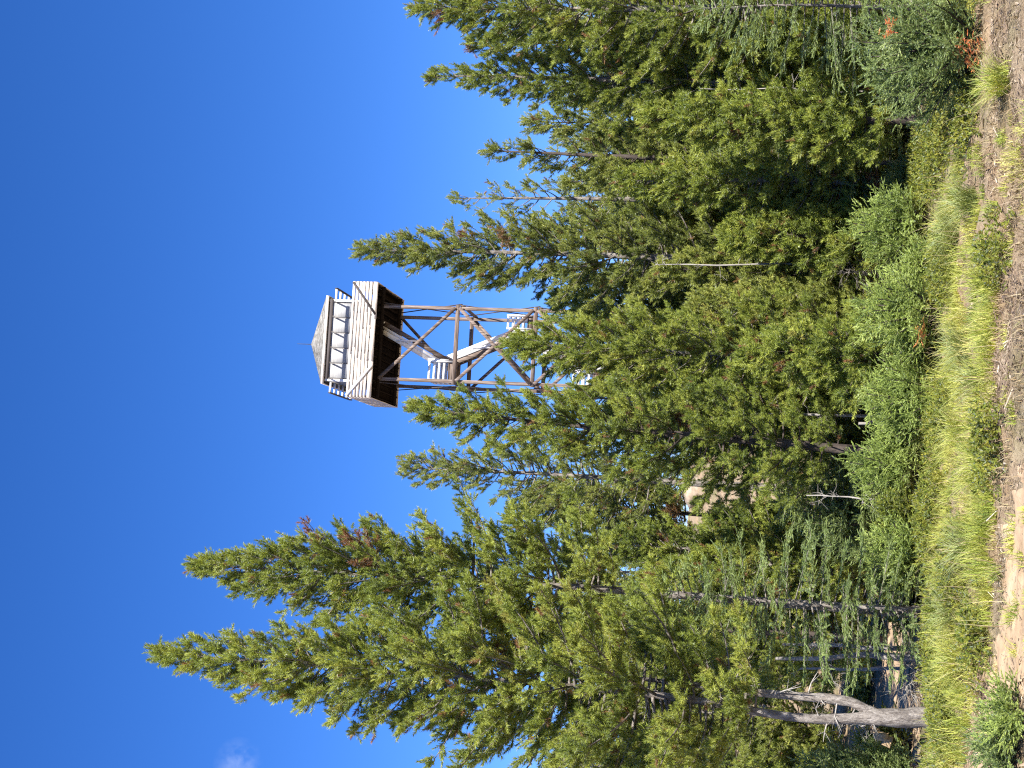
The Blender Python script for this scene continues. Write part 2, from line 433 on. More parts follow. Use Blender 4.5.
def build_tree(name, base, H, Rm, rng, kind='pine', lean=(0, 0), cb=.12, nb=110, tr=.06, leafm=None, barkm=None, stubs=0,
               dens=1.5, k=42, nl=.041, nw=.0064, sl=.075, shape=.8, bend=.05, dead=.008, fork=None, upsw=1.0, sparse_top=0.0, side=None,
               patch=None, rmin=.55, spine=None, r_up=None):
    """tapered trunk with limbs + a crown of needle shoots; local origin at the base"""
    root = empty(name, base)
    ns = 40
    tt = np.linspace(0, 1, ns)
    wob = rng.random(2) * 6.28
    def axis_at(t):
        t = np.asarray(t, float)
        x = lean[0] * t + bend * np.sin(t * 5.2 + wob[0]) * t * (1 - .6 * t)
        y = lean[1] * t + bend * np.sin(t * 4.1 + wob[1]) * t * (1 - .6 * t)
        if spine is not None:
            x = np.interp(t * H, spine[:, 2], spine[:, 0]); y = np.interp(t * H, spine[:, 2], spine[:, 1])
        return np.stack([x, y, t * H], -1)
    rr = tr * ((1 - tt) ** .85 * .94 + .06) * (1 + .35 * np.exp(-tt * 40))
    if r_up is not None: rr = np.interp(tt, r_up[0], r_up[1])
    g = Geo()
    P = axis_at(tt); P[0, 2] = -.12
    (g.rough_tube(P, rr, 16, 160, rng) if fork is not None else g.tube(P, rr, 9))
    sP, sD, sT, sL = [], [], [], []
    nb = int(nb * 1.25)
    u = (np.arange(nb) + rng.random(nb)) / nb
    if kind == 'pine': u = u ** .92
    hue = rng.normal(0, .05)
    for i in range(nb):
        t = cb + (.985 - cb) * u[i]
        az = i * 2.39996 + rng.normal(0, .35)
        prof = (1 - u[i]) ** shape * (.55 + .45 * min(1, u[i] / .18))
        if sparse_top and u[i] > 1 - sparse_top and rng.random() < .35: continue
        bl = Rm * prof * (rmin + (1.12 - rmin) * rng.random()) + .07
        if side is not None:
            bl *= 1 + side[1] * math.cos(az - side[0])
        p0 = axis_at(t)
        if kind == 'pine':
            e0 = rad(-4 + 48 * u[i] ** 1.3) * upsw + rng.normal(0, .14); e1 = e0 + rad(26 + 14 * rng.random()) * upsw
        else:
            e0 = rad(-6 + 26 * u[i] ** 2) * upsw + rng.normal(0, .08); e1 = e0 + rad(-4 + 14 * rng.random())
        m = 7
        s = np.linspace(0, 1, m)
        el = e0 + (e1 - e0) * s
        azs = az + rng.normal(0, .18) * s
        dirs = np.stack([np.cos(azs) * np.cos(el), np.sin(azs) * np.cos(el), np.sin(el)], -1)
        pts = p0 + np.concatenate([np.zeros((1, 3)), np.cumsum(dirs[:-1] * (bl / (m - 1)), axis=0)])
        br = max(.0035, min(tr * .3, (.005 + bl * .010) if kind == 'pine' else (.004 + bl * .005))) * (1 - .75 * s)
        g.tube(pts, br, 4)
        isdead = kind == 'pine' and rng.random() < dead
        bt = .45 + hue + rng.normal(0, .12) if not isdead else .97
        # twigs on the branch
        ntw = max(2, int(bl / (.075 if kind == 'pine' else .06) * dens))
        ss = np.sort(.10 + .92 * rng.random(ntw) ** .85); ss = np.minimum(ss, .99)
        bp = np.stack([np.interp(ss, s, pts[:, c]) for c in range(3)], -1)
        bd = unit(np.stack([np.interp(ss, s, dirs[:, c]) for c in range(3)], -1))
        sd = unit(np.cross(bd, [0, 0, 1.0]))
        sg = np.where(np.arange(ntw) % 2 == 0, 1., -1.)[:, None]
        if kind == 'pine':
            tw = unit(bd * (.55 + .35 * rng.random((ntw, 1))) + sd * sg * (.7 * rng.random((ntw, 1)) + .1) + np.array([0, 0, 1.]) * (.28 + rng.normal(0, .32, (ntw, 1))))
            tl = (.05 + .38 * bl * (1 - ss)) * (.5 + .8 * rng.random(ntw)) + .02
            cnt = np.maximum(1, np.round(tl / .05 * dens)).astype(int)
        else:
            tw = unit(bd * .75 + sd * sg * .7 + np.array([0, 0, -1.]) * (.06 + rng.normal(0, .12, (ntw, 1))))
            tl = (.03 + .34 * bl * (1 - ss)) * (.5 + .7 * rng.random(ntw)) + .02
            cnt = np.maximum(1, np.round(tl / (sl * .8) * dens)).astype(int)
        for q in range(ntw):
            c = cnt[q]
            f = (np.arange(c) + .35 + .4 * rng.random(c)) / c
            pp = bp[q] + tw[q] * (f * tl[q])[:, None]
            if kind == 'pine':
                dd = tw[q] * .8 + rng.normal(0, .42, (c, 3)) + np.array([0, 0, .35])
            else:
                dd = tw[q] + rng.normal(0, .16, (c, 3))
            sP.append(pp); sD.append(dd); sT.append(np.clip(bt + rng.normal(0, .13, c), 0, .88) if not isdead else np.full(c, .97) + rng.normal(0, .02, c))
            sL.append(sl * (.65 + .6 * rng.random(c)))
            if tl[q] > .16:
                g.tube(np.array([bp[q], bp[q] + tw[q] * tl[q] * .6, bp[q] + tw[q] * tl[q]]), np.array([.004, .003, .002]), 3)
        if kind != 'pine':   # shoots along the branch itself
            c = max(2, int(bl / (sl * .55)))
            f = .1 + .9 * (np.arange(c) + rng.random(c)) / c
            pp = np.stack([np.interp(f, s, pts[:, cc]) for cc in range(3)], -1)
            dd = np.stack([np.interp(f, s, dirs[:, cc]) for cc in range(3)], -1) + rng.normal(0, .1, (c, 3))
            sP.append(pp); sD.append(dd); sT.append(np.clip(bt + rng.normal(0, .1, c), 0, .88)); sL.append(np.full(c, sl))
        # end of the branch
        c = 3
        sP.append(np.repeat(pts[-1:], c, 0) + rng.normal(0, .012, (c, 3))); sD.append(dirs[-1:] + rng.normal(0, .32, (c, 3)))
        sT.append(np.clip(np.full(c, bt + .1) + rng.normal(0, .08, c), 0, .88 if not isdead else 1)); sL.append(sl * (.8 + .7 * rng.random(c)))
    # the leader
    c = 7
    f = np.linspace(.955, 1.0, c)
    sP.append(axis_at(f)); sD.append(np.array([[0, 0, 1.0]]) + rng.normal(0, .28, (c, 3)) * np.linspace(1, .1, c)[:, None])
    sT.append(np.full(c, .5)); sL.append(np.full(c, sl * 1.2))
    P_ = np.concatenate(sP); D_ = np.concatenate(sD); T_ = np.concatenate(sT); L_ = np.concatenate(sL)
    if kind == 'pine': T_[rng.random(len(T_)) < .018] = .95
    if patch is not None:   # a browned patch
        for (c_, r_) in patch:
            T_[np.linalg.norm(P_ - np.asarray(c_), axis=1) < r_] = .98
    ang = 1.1 if kind == 'pine' else 1.0
    V, F, T = brushes(rng, P_, D_, L_, k, nl, nw, ang, T_, flat=(kind != 'pine'))
    if fork is not None:
        fp, fr = fork
        g.rough_tube(fp, fr, 14, 70, rng)
    if stubs:
        h = Geo()
        for i in range(stubs):
            z = rng.uniform(.35, 2.4); q = axis_at(z / H); az = rng.random() * 6.28
            if fork is not None and rng.random() < .5 and z > .6:
                q = np.array([np.interp(z, fp[:, 2], fp[:, c]) for c in range(3)])
            d = np.array([math.cos(az), math.sin(az), rng.normal(.1, .35)]); e = rng.uniform(.08, .34)
            q1 = q + d * e * .55; q2 = q + d * e + np.array([0, 0, rng.normal(-.02, .05)])
            h.tube(np.array([q, q1, q2]), np.array([.008, .005, .0015]), 5)
            for _ in range(3):
                d2 = unit(d + rng.normal(0, .6, 3)); h.tube(np.array([q1, q1 + d2 * e * .5]), np.array([.003, .001]), 3)
        h.build('dead_branch', M['dead'], root)
    g.build('trunk', barkm or M['bark'], root, smooth=True)
    mesh_np('crown', V, F, leafm or M['pine'], root, tint=T)
    return root, len(P_)


def world_tree(name, tip, dist, label, cat, base=None, R=.7, group=None, **kw):
    """tip: photo pixel of the top; base: photo pixel of the foot (else plumb below the tip)"""
    T = at(tip[0], tip[1], dist)
    if base is not None:
        db = ray(*base)
        bx, by = (CAM + db * (dist / db[1]))[:2]
    else:
        bx, by = T[0], T[1]
    b = np.array([bx, by, gz1(bx, by)])
    H = T[2] - b[2] - .075
    rng = np.random.default_rng(abs(hash((round(tip[0]), round(tip[1])))) % 100000)
    lean = (T[0] - bx, T[1] - by)
    root, n = build_tree(name, b, H, R, rng, lean=lean, **kw)
    tag(root, label, cat, group)
    return root, H, n


# --- big pines that stand in front
FORK = None
# forked trunk of the left pine, built from pixel measures at its own distance
d1 = 11.6
b1 = at(930, 716, d1); b1[2] = gz1(b1[0], b1[1])
fk = [at(x, y, d1 + .03 * i) - b1 for i, (x, y) in enumerate([(880, 713), (866, 709), (850, 701), (820, 697), (790, 695), (745, 691), (690, 684), (620, 676)])]
fr = np.array([.032, .042, .038, .035, .033, .029, .023, .012])
sp = np.array([at(x, y, d1) - b1 for x, y in [(930, 716), (862, 717), (825, 719), (795, 717), (755, 711), (700, 700), (620, 690), (540, 683), (400, 672), (145, 652)]])
sp[:, 1] = 0
ru = (np.array([0, .03, .08, .10, .16, .3, .6, 1]), np.array([.090, .076, .068, .040, .034, .030, .021, .005]))
root, H, n = world_tree('pine_tree', (145, 652), d1, 'tallest pine, with a forked grey trunk rising from the grass', 'tree', base=(930, 716), R=1.22,
                        cb=.22, nb=185, shape=.9, stubs=26, fork=(np.array(fk), fr), spine=sp, r_up=ru)
print('T1', H, n)
PINES = [
    # tip, dist, base, R, options, label
    ((183, 562), 12.6, (922, 612), 1.05, dict(nb=145, cb=.40, shape=.85, tr=.046), 'second tallest pine, next to the forked one, its grey trunk showing high up'),
    ((405, 407), 14.0, (885, 455), .80, dict(nb=120, cb=.14, shape=.66, barkm=M['bark_d'], tr=.055), 'pine with a straight trunk black with shade just left of the tower'),  # dark bark stands in for the shade on this trunk
    ((502, 346), 14.6, (885, 357), .88, dict(nb=135, cb=.10, shape=.62, tr=.045), 'bushy pine directly in front of the tower legs'),
    ((350, 247), 16.0, (885, 267), .98, dict(nb=140, cb=.14, shape=.7, leafm=M['pine_b']), 'tall pine just right of the tower with a leaning pointed top'),
    ((480, 152), 15.6, (885, 161), .62, dict(nb=105, cb=.16, shape=.75, sparse_top=.3, leafm=M['pine_b'], barkm=M['bark_d']), 'thin pine with a sparse spiky top over a dark trunk'),
    ((422, 77), 15.4, (890, 84), .98, dict(nb=130, cb=.12, shape=.92, sparse_top=.1), 'dense pine with a long bare leader at its tip'),
    ((405, 8), 14.8, (895, 6), 1.05, dict(nb=135, cb=.14, shape=.8), 'tall pine at the far right edge, cut by the frame'),
    ((398, 468), 18.0, None, .85, dict(nb=100, cb=.42, shape=.5, leafm=M['pine_b'], dens=1.15, rmin=.35), 'open ragged pine behind, between the black trunk and the two tallest'),
    ((447, 197), 18.5, None, .7, dict(nb=85, cb=.2, shape=.7, leafm=M['pine_b'], dens=1.0, sparse_top=.35), 'scraggly thin pine behind the leaning top'),
    ((461, 44), 16.0, None, .7, dict(nb=110, cb=.15, shape=.7), 'pine with a short blunt tip between two taller ones at right'),
]
for tip, d, b, R, kw, lab in PINES:
    r_, H, n = world_tree('pine_tree', tip, d, lab, 'tree', base=b, R=R, **kw)

# --- middle row: shorter pines that close the wood
MID = [
    ((520, 120), 20, .85, 'mid-height pine behind the dark trunk at right'),
    ((510, 20), 19, .9, 'mid-height pine behind the right edge pines'),
    ((530, 225), 20, .9, 'olive pine filling in below the leaning top'),
    ((560, 180), 17.5, .7, 'short olive pine beside the sparse spiky one'),
    ((548, 300), 17, .8, 'short pine touching the right side of the tower legs'),
    ((560, 395), 19, .75, 'short pine crowding behind the black trunk'),
    ((520, 505), 20, .8, 'round topped pine behind the ragged open one'),
    ((590, 545), 17, .8, 'short full pine between the ragged one and the tall pair'),
    ((500, 615), 16, .75, 'pine filling the gap between the two tallest'),
    ((560, 700), 20, .8, 'pine whose foliage hides the upper forked trunk'),
    ((595, 752), 24, .9, 'pale distant pine at the left edge under the sky'),
    ((590, 328), 16.5, .7, 'young pine below the tower with light new growth'),
    ((655, 270), 15.4, .55, 'young pine with a pale thin trunk below the leaning top'),
    ((650, 205), 16.2, .6, 'young pine at the edge of the dark hollow'),
    ((640, 90), 15.5, .6, 'young pine in front of the bare leader one'),
    ((680, 400), 17.5, .6, 'young pine just right of the black trunk'),
    ((708, 516), 19, .5, 'young pine beside the tan boulder'),
    ((690, 560), 15.5, .55, 'young pine behind the drooping fir'),
    ((630, 645), 19, .65, 'young pine between the forked trunk and drooping fir'),
    ((750, 750), 20, .6, 'small pine at the left edge near the path'),
    ((742, 350), 13.5, .50, 'short pine hiding the foot of the bushy one before the tower legs'),
    ((610, 60), 17, .7, 'light pine showing between the bare leader pine and the right edge'),
    ((600, 135), 17.5, .7, 'light pine behind the sparse spiky one, left of its trunk'),
    ((700, 110), 16.5, .6, 'young light pine right of the dark hollow'),
    ((690, 190), 15.2, .55, 'young light pine left of the shadowed fir'),
    ((620, 240), 17.2, .7, 'light pine under the leaning top, behind the pale thin trunk'),
    ((720, 235), 14.6, .5, 'low bright pine above the rounded young fir'),
    ((690, 305), 14.8, .5, 'low bright pine above the young fir with rusty sprigs'),
    ((700, 385), 15.0, .5, 'low bright pine between the tower legs and the black trunk'),
    ((610, 430), 20, .7, 'pale pine seen through the boughs of the black-trunked one'),
    ((745, 425), 15.6, .5, 'low pine whose top meets the black trunk'),
    ((640, 575), 16.5, .6, 'pale pine behind the top of the drooping fir'),
    ((760, 30), 14.2, .5, 'low pine under the boughs of the right edge fir'),
    ((770, 130), 15.6, .45, 'low shaded pine inside the dark hollow'),
    ((640, 118), 13.5, .52, 'bright pine with high skirts standing over the dark hollow'),
    ((615, 178), 14.6, .52, 'bright pine just above the shadowed fir'),
]
for i, (tip, d, R, lab) in enumerate(MID):
    world_tree('pine_tree', tip, d, lab, 'tree', R=R, nb=122 + 20 * ('skirts' in lab), cb=.5 if 'round topped' in lab else .12 if ('skirts' in lab or 'just above' in lab) else .04, shape=.6, leafm=M['pine'] if i % 3 else M['pine_b'], tr=.045, k=30, nw=.0085, nl=.044, dens=1.35,
               barkm=M['bark'] if i % 2 else M['bark_d'])

# --- firs
FIRS = [
    ((650, 592), 12.2, (924, 610), .75, 'drooping blue-green fir with a thin pale trunk'),
    ((690, 6), 13.0, (930, 8), .9, 'blue-green fir with long level boughs at the right edge'),
    ((700, 158), 14.6, (895, 162), .50, 'shadowed fir with thin boughs over the dark hollow'),
    ((770, 500), 14.5, None, .5, 'small fir left of the black trunk'),
]
for tip, d, b, R, lab in FIRS:
    world_tree('fir_tree', tip, d, lab, 'tree', base=b, R=R, kind='fir', nb=76, cb=.06, tr=.024, leafm=M['fir'], sl=.085, nl=.024, nw=.0062, k=38, shape=.5, dens=1.3, barkm=M['bark'])

# --- far trees on the slope: a few prototypes, copied
protos = []
for i in range(5):
    rng = np.random.default_rng(500 + i)
    r_, n = build_tree('pine_tree', (0, 0, 0), 6.5, .95 + .12 * (i % 3), rng, nb=85, cb=.05, shape=.6, tr=.08, k=14, nl=.075, nw=.024, sl=.17, dens=1.0,
                       leafm=M['pine'] if i % 2 else M['pine_b'], barkm=M['bark'])
    protos.append(r_)
rr = random.Random(5)
spots = []
for i in range(150):
    d = 24 + 46 * (i / 150) ** .8
    y = rr.uniform(-60, 830)
    top = rr.uniform(545, 670)
    # leave openings where the photo shows sky or hillside low between the trunks
    if 425 < y < 520: top = rr.uniform(690, 715)
    elif 320 < y < 400 and d > 30: top = rr.uniform(600, 660)
    spots.append((d, y, top))
first = set()
for i, (d, y, top) in enumerate(spots):
    if 468 < y < 520 and d < 56: y += 60
    T = at(top, y, d)
    z = gz1(T[0], T[1])
    H = T[2] - z
    if H < 1.5: H = 1.5
    if H > 9: H = 9
    # keep the tower's footprint clear
    if abs(T[0] - 1.76) < 3.2 and abs(d - 76.5) < 4: continue
    p = protos[i % 5]
    if i % 5 not in first: o = p; first.add(i % 5)
    else: o = copy_tree(p)
    s = H / 6.5
    o.location = (T[0], T[1], z); o.scale = (s ** .7, s ** .7, s); o.rotation_euler = (0, 0, rr.uniform(0, 6.28))
    tag(o, 'small distant conifer on the hillside, seen only between nearer trees', 'tree', 'distant conifers on the hillside')

# ------------------------------------------------------------------ shrubs: young firs and leafy bushes
def build_bush(name, base, w, h, rng, leafm, n_stem=16, kind='fir', patch=None, k=20, dens=2.2, nl=.022, nw=.0066, sl=.06):
    root = empty(name, base)
    g = Geo(); sP, sD, sT, sL = [], [], [], []
    hue = rng.normal(0, .06)
    for i in range(n_stem):
        az = i * 2.39996 + rng.normal(0, .3)
        r = math.sqrt((i + .5) / n_stem)
        end = np.array([math.cos(az) * w * r, math.sin(az) * w * r, h * (1.02 - .62 * r * r) * (.72 + .36 * rng.random())])
        mid = end * np.array([.45, .45, .62]) + rng.normal(0, .04, 3)
        t = np.linspace(0, 1, 6)[:, None]
        st = np.array([math.cos(az), math.sin(az), 0]) * w * .18 * r
        pts = st * (1 - t) ** 2 + mid * 2 * t * (1 - t) + end * t * t
        pts[0, 2] = -.03
        g.tube(pts, .010 * (1.1 - t[:, 0] * .8), 4)
        bt = .45 + hue + rng.normal(0, .13)
        ln = np.linalg.norm(end)
        ntw = max(5, int(ln / .045 * dens))
        f = .18 + .82 * rng.random(ntw)
        bp = np.stack([np.interp(f, t[:, 0], pts[:, c]) for c in range(3)], -1)
        tw = unit(rng.normal(0, 1, (ntw, 3)) * np.array([1, 1, .5]) + unit(end) * .7 + np.array([0, 0, .35]))
        tl = (.08 + .16 * rng.random(ntw)) * (1.2 - f * .6)
        for q in range(ntw):
            c = max(2, int(tl[q] / (sl * .55)))
            ff = (np.arange(c) + rng.random(c)) / c
            sP.append(bp[q] + tw[q] * (ff * tl[q])[:, None]); sD.append(tw[q] + rng.normal(0, .38, (c, 3)))
            sT.append(np.clip(bt + rng.normal(0, .14, c), 0, .88)); sL.append(sl * (.7 + .6 * rng.random(c)))
    P_ = np.concatenate(sP); D_ = np.concatenate(sD); T_ = np.concatenate(sT); L_ = np.concatenate(sL)
    keep = P_[:, 2] > .01
    P_, D_, T_, L_ = P_[keep], D_[keep], T_[keep], L_[keep]
    if patch is not None:
        for c_, r_ in patch:
            T_[np.linalg.norm(P_ - np.asarray(c_), axis=1) < r_] = .97 + .02 * rng.random()
    V, F, T = brushes(rng, P_, D_, L_, k, nl, nw, 1.0, T_, flat=True)
    g.build('stem', M['bark_d'], root, smooth=True)
    mesh_np('foliage', V, F, leafm, root, tint=T)
    return root


BUSH = [
    # y, base V, top V, half width px, dist (None: from base), material, label, patch pixels
    (48, 984, 862, 80, None, 'fir', 'broad young fir with a bright orange dead spray beside the trail', [((970, 50), .15), ((888, 26), .06)]),
    (228, 938, 850, 44, None, 'fir_l', 'rounded light green young fir right of centre, behind the grass', None),
    (312, 948, 862, 50, None, 'fir_l', 'young fir with two rusty dead sprigs behind the grass', [((953, 350), .09), ((920, 332), .07)]),
    (396, 942, 868, 46, None, 'fir_l', 'low green young fir directly below the tower', None),
    (468, 928, 852, 50, None, 'fir_l', 'wide green young fir below the black trunk', None),
    (556, 932, 866, 48, None, 'fir_l', 'dark green young fir at the foot of the drooping fir', None),
    (186, 925, 890, 26, None, 'fir', 'small fir sapling at the mouth of the dark hollow', None),
    (690, 884, 855, 30, 17.2, 'yellow', 'yellow-green bush behind the forked trunk by the path', None),
    (752, 905, 862, 34, 13.2, 'yellow', 'bright green leafy bush at the left edge before the path', None),
    (750, 1035, 985, 34, 8.5, 'fir', 'blue-green sapling nearest the camera at the trail corner', None),
    (715, 1040, 1003, 24, 8.3, 'fir_l', 'low leafy plant at the near trail edge', None),
    (772, 880, 795, 26, 12.2, 'fir', 'pale blue-green sapling at the left edge by the forked trunk', None),
    (120, 915, 850, 36, 15, 'fir', 'shaded fir sapling in the dark hollow', None),
    (280, 890, 800, 44, 15.2, 'fir_l', 'young fir of the second row behind two bushy ones', None),
    (365, 890, 810, 44, 15.5, 'fir_l', 'young fir in the second row below the tower legs', None),
    (435, 885, 805, 40, 15.8, 'fir_l', 'young fir by the base of the black trunk', None),
    (520, 890, 800, 46, 14.5, 'fir', 'blue-tinged young fir left of the black trunk', None),
    (650, 880, 830, 34, 16.5, 'fir_l', 'small young fir beside the end of the path', None),
    (215, 885, 800, 40, 16.5, 'fir_l', 'young fir behind the rounded light green one', None),
    (268, 944, 905, 26, None, 'fir_l', 'knee-high fir seedling between the rounded young fir and the rusty one', None),
    (354, 944, 898, 28, None, 'fir_l', 'knee-high fir seedling between the rusty young fir and the low one below the tower', None),
    (432, 934, 886, 28, None, 'fir_l', 'small fir seedling between the low one below the tower and the wide one', None),
    (513, 930, 880, 26, None, 'yellow', 'yellow-leaved bush between two young firs left of the black trunk', None),
    (604, 924, 896, 24, None, 'yellow', 'low yellow-leaved bush at the foot of the pale fir trunk', None),
    (150, 915, 884, 26, None, 'yellow', 'yellow-leaved bush at the edge of the dark hollow', None),
    (325, 870, 790, 46, 17.5, 'fir_l', 'pale green fir rising behind the two with rusty sprigs', None),
    (405, 868, 785, 44, 17, 'fir_l', 'pale green fir rising left of the tower legs', None),
    (480, 880, 790, 40, 16.2, 'fir_l', 'pale green fir rising behind the wide young fir', None),
    (255, 872, 780, 44, 17.8, 'fir_l', 'pale green fir rising behind the rounded young fir', None),
]
for i, (y, bv, tv, hw, d, mt, lab, patch) in enumerate(BUSH):
    rng = np.random.default_rng(900 + i)
    if d is None:
        b = ground_at(bv - 6, y)
    else:
        b = at(bv, y, d); b[2] = gz1(b[0], b[1])
    dist = b[1]
    w = hw * dist / F_PX
    T = at(tv, y, dist)
    h = T[2] - b[2]
    yy = b[1] + w * .12
    base = np.array([b[0], yy, gz1(b[0], yy)])
    pl = None
    if patch:
        pl = []
        for (px, py), r_ in patch:
            pl.append((at(px, py, yy - w * .62) - base, r_))
    nst = int(22 + 40 * w)
    kw = dict(nl=.035, nw=.013, sl=.06, k=9) if mt == 'yellow' else {}
    o = build_bush('leafy_bush' if mt == 'yellow' else 'fir_sapling', base, w, h, rng, M[mt], n_stem=nst, **kw)
    for q, r_ in pl or ():
        m = int(420 * r_)
        P = q + rng.normal(0, 1, (m, 3)) * np.array([r_ * .55, r_ * .3, r_ * .28])
        V, F, T = brushes(rng, P, rng.normal(0, 1, (m, 3)) * np.array([1, .6, .4]) + np.array([0, -.5, 0]), .05, 18, .02, .006, 1.0, np.full(m, .96) + rng.normal(0, .02, m), flat=True)
        sp_ = mesh_np('dead_spray', V, F, M[mt], o, tint=T)
        sp_['label'] = 'dry orange dead spray'
    tag(o, lab, 'bush' if mt == 'yellow' else 'sapling')

# ------------------------------------------------------------------ grass, clumps, litter
def blades(rng, P, h, w, lean, n_seg=3):
    """curved tapered blades, 3 quads each, as triangles"""
    n = len(P)
    az = rng.random(n) * 6.283
    d = np.stack([np.cos(az), np.sin(az)], -1)
    s = np.stack([-np.sin(az), np.cos(az)], -1)
    tt = np.linspace(0, 1, n_seg + 1)
    V = np.zeros((n, n_seg + 1, 2, 3))
    for i, t in enumerate(tt):
        out = lean * h * t ** 1.7
        up = h * (t - .28 * (lean) * t * t)
        c = np.concatenate([P[:, :2] + d * out[:, None], (P[:, 2] + up)[:, None]], -1)
        ww = (w * (1 - t) ** .7 * .5 + .0004)[:, None]
        V[:, i, 0, :2] = c[:, :2] - s * ww; V[:, i, 1, :2] = c[:, :2] + s * ww
        V[:, i, :, 2] = c[:, 2:3]
    V = V.reshape(-1, 3)
    b = (np.arange(n) * (n_seg + 1) * 2)[:, None, None]
    q = np.array([[2 * i, 2 * i + 1, 2 * i + 3, 2 * i + 2] for i in range(n_seg)])[None]
    return V, (b + q).reshape(-1, 4)


def in_grass(P):
    """how far inside the grassy strip a ground point lies (metres-like), by the strip's two edge lines"""
    near = np.interp(P[:, 0], NEAR[:, 0], NEAR[:, 1]); far = np.interp(P[:, 0], FAR[:, 0], FAR[:, 1])
    return P[:, 1] - near, far - P[:, 1]


def line_sorted(ys, xs):
    L = np.array([ground_at(x, y)[:2] for x, y in zip(xs, ys)])
    return L[np.argsort(L[:, 0])]


NEAR = line_sorted(EDGE_Y, EDGE_X); FAR = line_sorted(FAR_Y, FAR_X)


def build_grass():
    rng = np.random.default_rng(77)
    n = 9000
    x = rng.uniform(-4.2, 4.2, n); y = rng.uniform(8.2, 15.5, n)
    a, b = in_grass(np.stack([x, y], -1))
    edge = .55 * (vnoise(x / .7, y / .7, 21) - .5) + .3 * (vnoise(x / .25, y / .25, 24) - .5)
    inside = np.minimum(a + edge + .02, b + .02)
    patch = vnoise(x / .8, y / .8, 23)
    p2 = vnoise(x / .38, y / .38, 27)
    prob = np.clip(inside / .30, 0, 1) * np.clip(.15 + patch * 1.1, 0, 1) * np.clip((p2 - .22) * 3.5, .12, 1)
    prob = np.maximum(prob, np.where(a < .05, .16 * np.clip((patch - .3) * 3, 0, 1), 0))
    keep = rng.random(n) < prob
    x, y, a, patch = x[keep], y[keep], a[keep], patch[keep]
    m = len(x)
    cnt = rng.integers(18, 60, m)
    hT = (.055 + .16 * rng.random(m) ** 2) * (.65 + .7 * patch) * np.where(a < .03, .55, 1)
    hue = np.clip(vnoise(x / .55, y / .55, 40) * .55 + vnoise(x / 1.7, y / 1.7, 41) * .35 + rng.normal(0, .14, m), 0, 1)
    i = np.repeat(np.arange(m), cnt)
    r = .055 * np.sqrt(rng.random(len(i))); az = rng.random(len(i)) * 6.283
    bx, by = x[i] + r * np.cos(az), y[i] + r * np.sin(az)
    P = np.stack([bx, by, gz(bx, by) - .006], -1)
    V, F = blades(rng, P, hT[i] * (.5 + .65 * rng.random(len(i))), .0036 + .0028 * rng.random(len(i)), .25 + .95 * rng.random(len(i)))
    t = np.clip(hue[i] + rng.normal(0, .10, len(i)), 0, 1)
    o = mesh_np('grass', V, F, M['grass'], tint=np.repeat(t, 8))
    tag(o, kind='stuff')


build_grass()

CL = [(968, 345, 'silver', 'silvery arching grass clump below the young fir with rusty sprigs'),
      (985, 380, 'silver', 'grey-green grass clump leaning over the dry edge'),
      (958, 230, 'silver', 'pale grass clump right of centre on the verge'),
      (975, 200, 'silver', 'pale silvery grass clump nearest the dry ground at right'),
      (965, 430, 'grass', 'long bright green grass clump below the black trunk'),
      (985, 470, 'grass', 'dark green grass clump at the trail edge'),
      (975, 545, 'silver', 'dull green grass clump left of centre'),
      (960, 610, 'silver', 'silvery grass clump behind the trail bend'),
      (965, 660, 'grass', 'thick green grass clump near the forked trunk'),
      (1008, 80, 'grass', 'isolated green grass tuft on the dry ground at right')]
for i, (px, py, mt, lab) in enumerate(CL):
    rng = np.random.default_rng(300 + i)
    b = ground_at(px, py)
    m = 260
    r = .09 * np.sqrt(rng.random(m)); az = rng.random(m) * 6.28
    P = np.stack([r * np.cos(az), r * np.sin(az), np.zeros(m) - .01], -1)
    V, F = blades(rng, P, .16 + .16 * rng.random(m), .004 + .002 * rng.random(m), .6 + .7 * rng.random(m), 4)
    t = np.clip(.4 + rng.normal(0, .25, m), 0, 1)
    o = mesh_np('grass_clump', V, F, M[mt], tint=np.repeat(t, 10))
    o.location = (b[0], b[1], gz1(b[0], b[1]))
    tag(o, lab, 'grass clump', 'grass clumps along the verge')


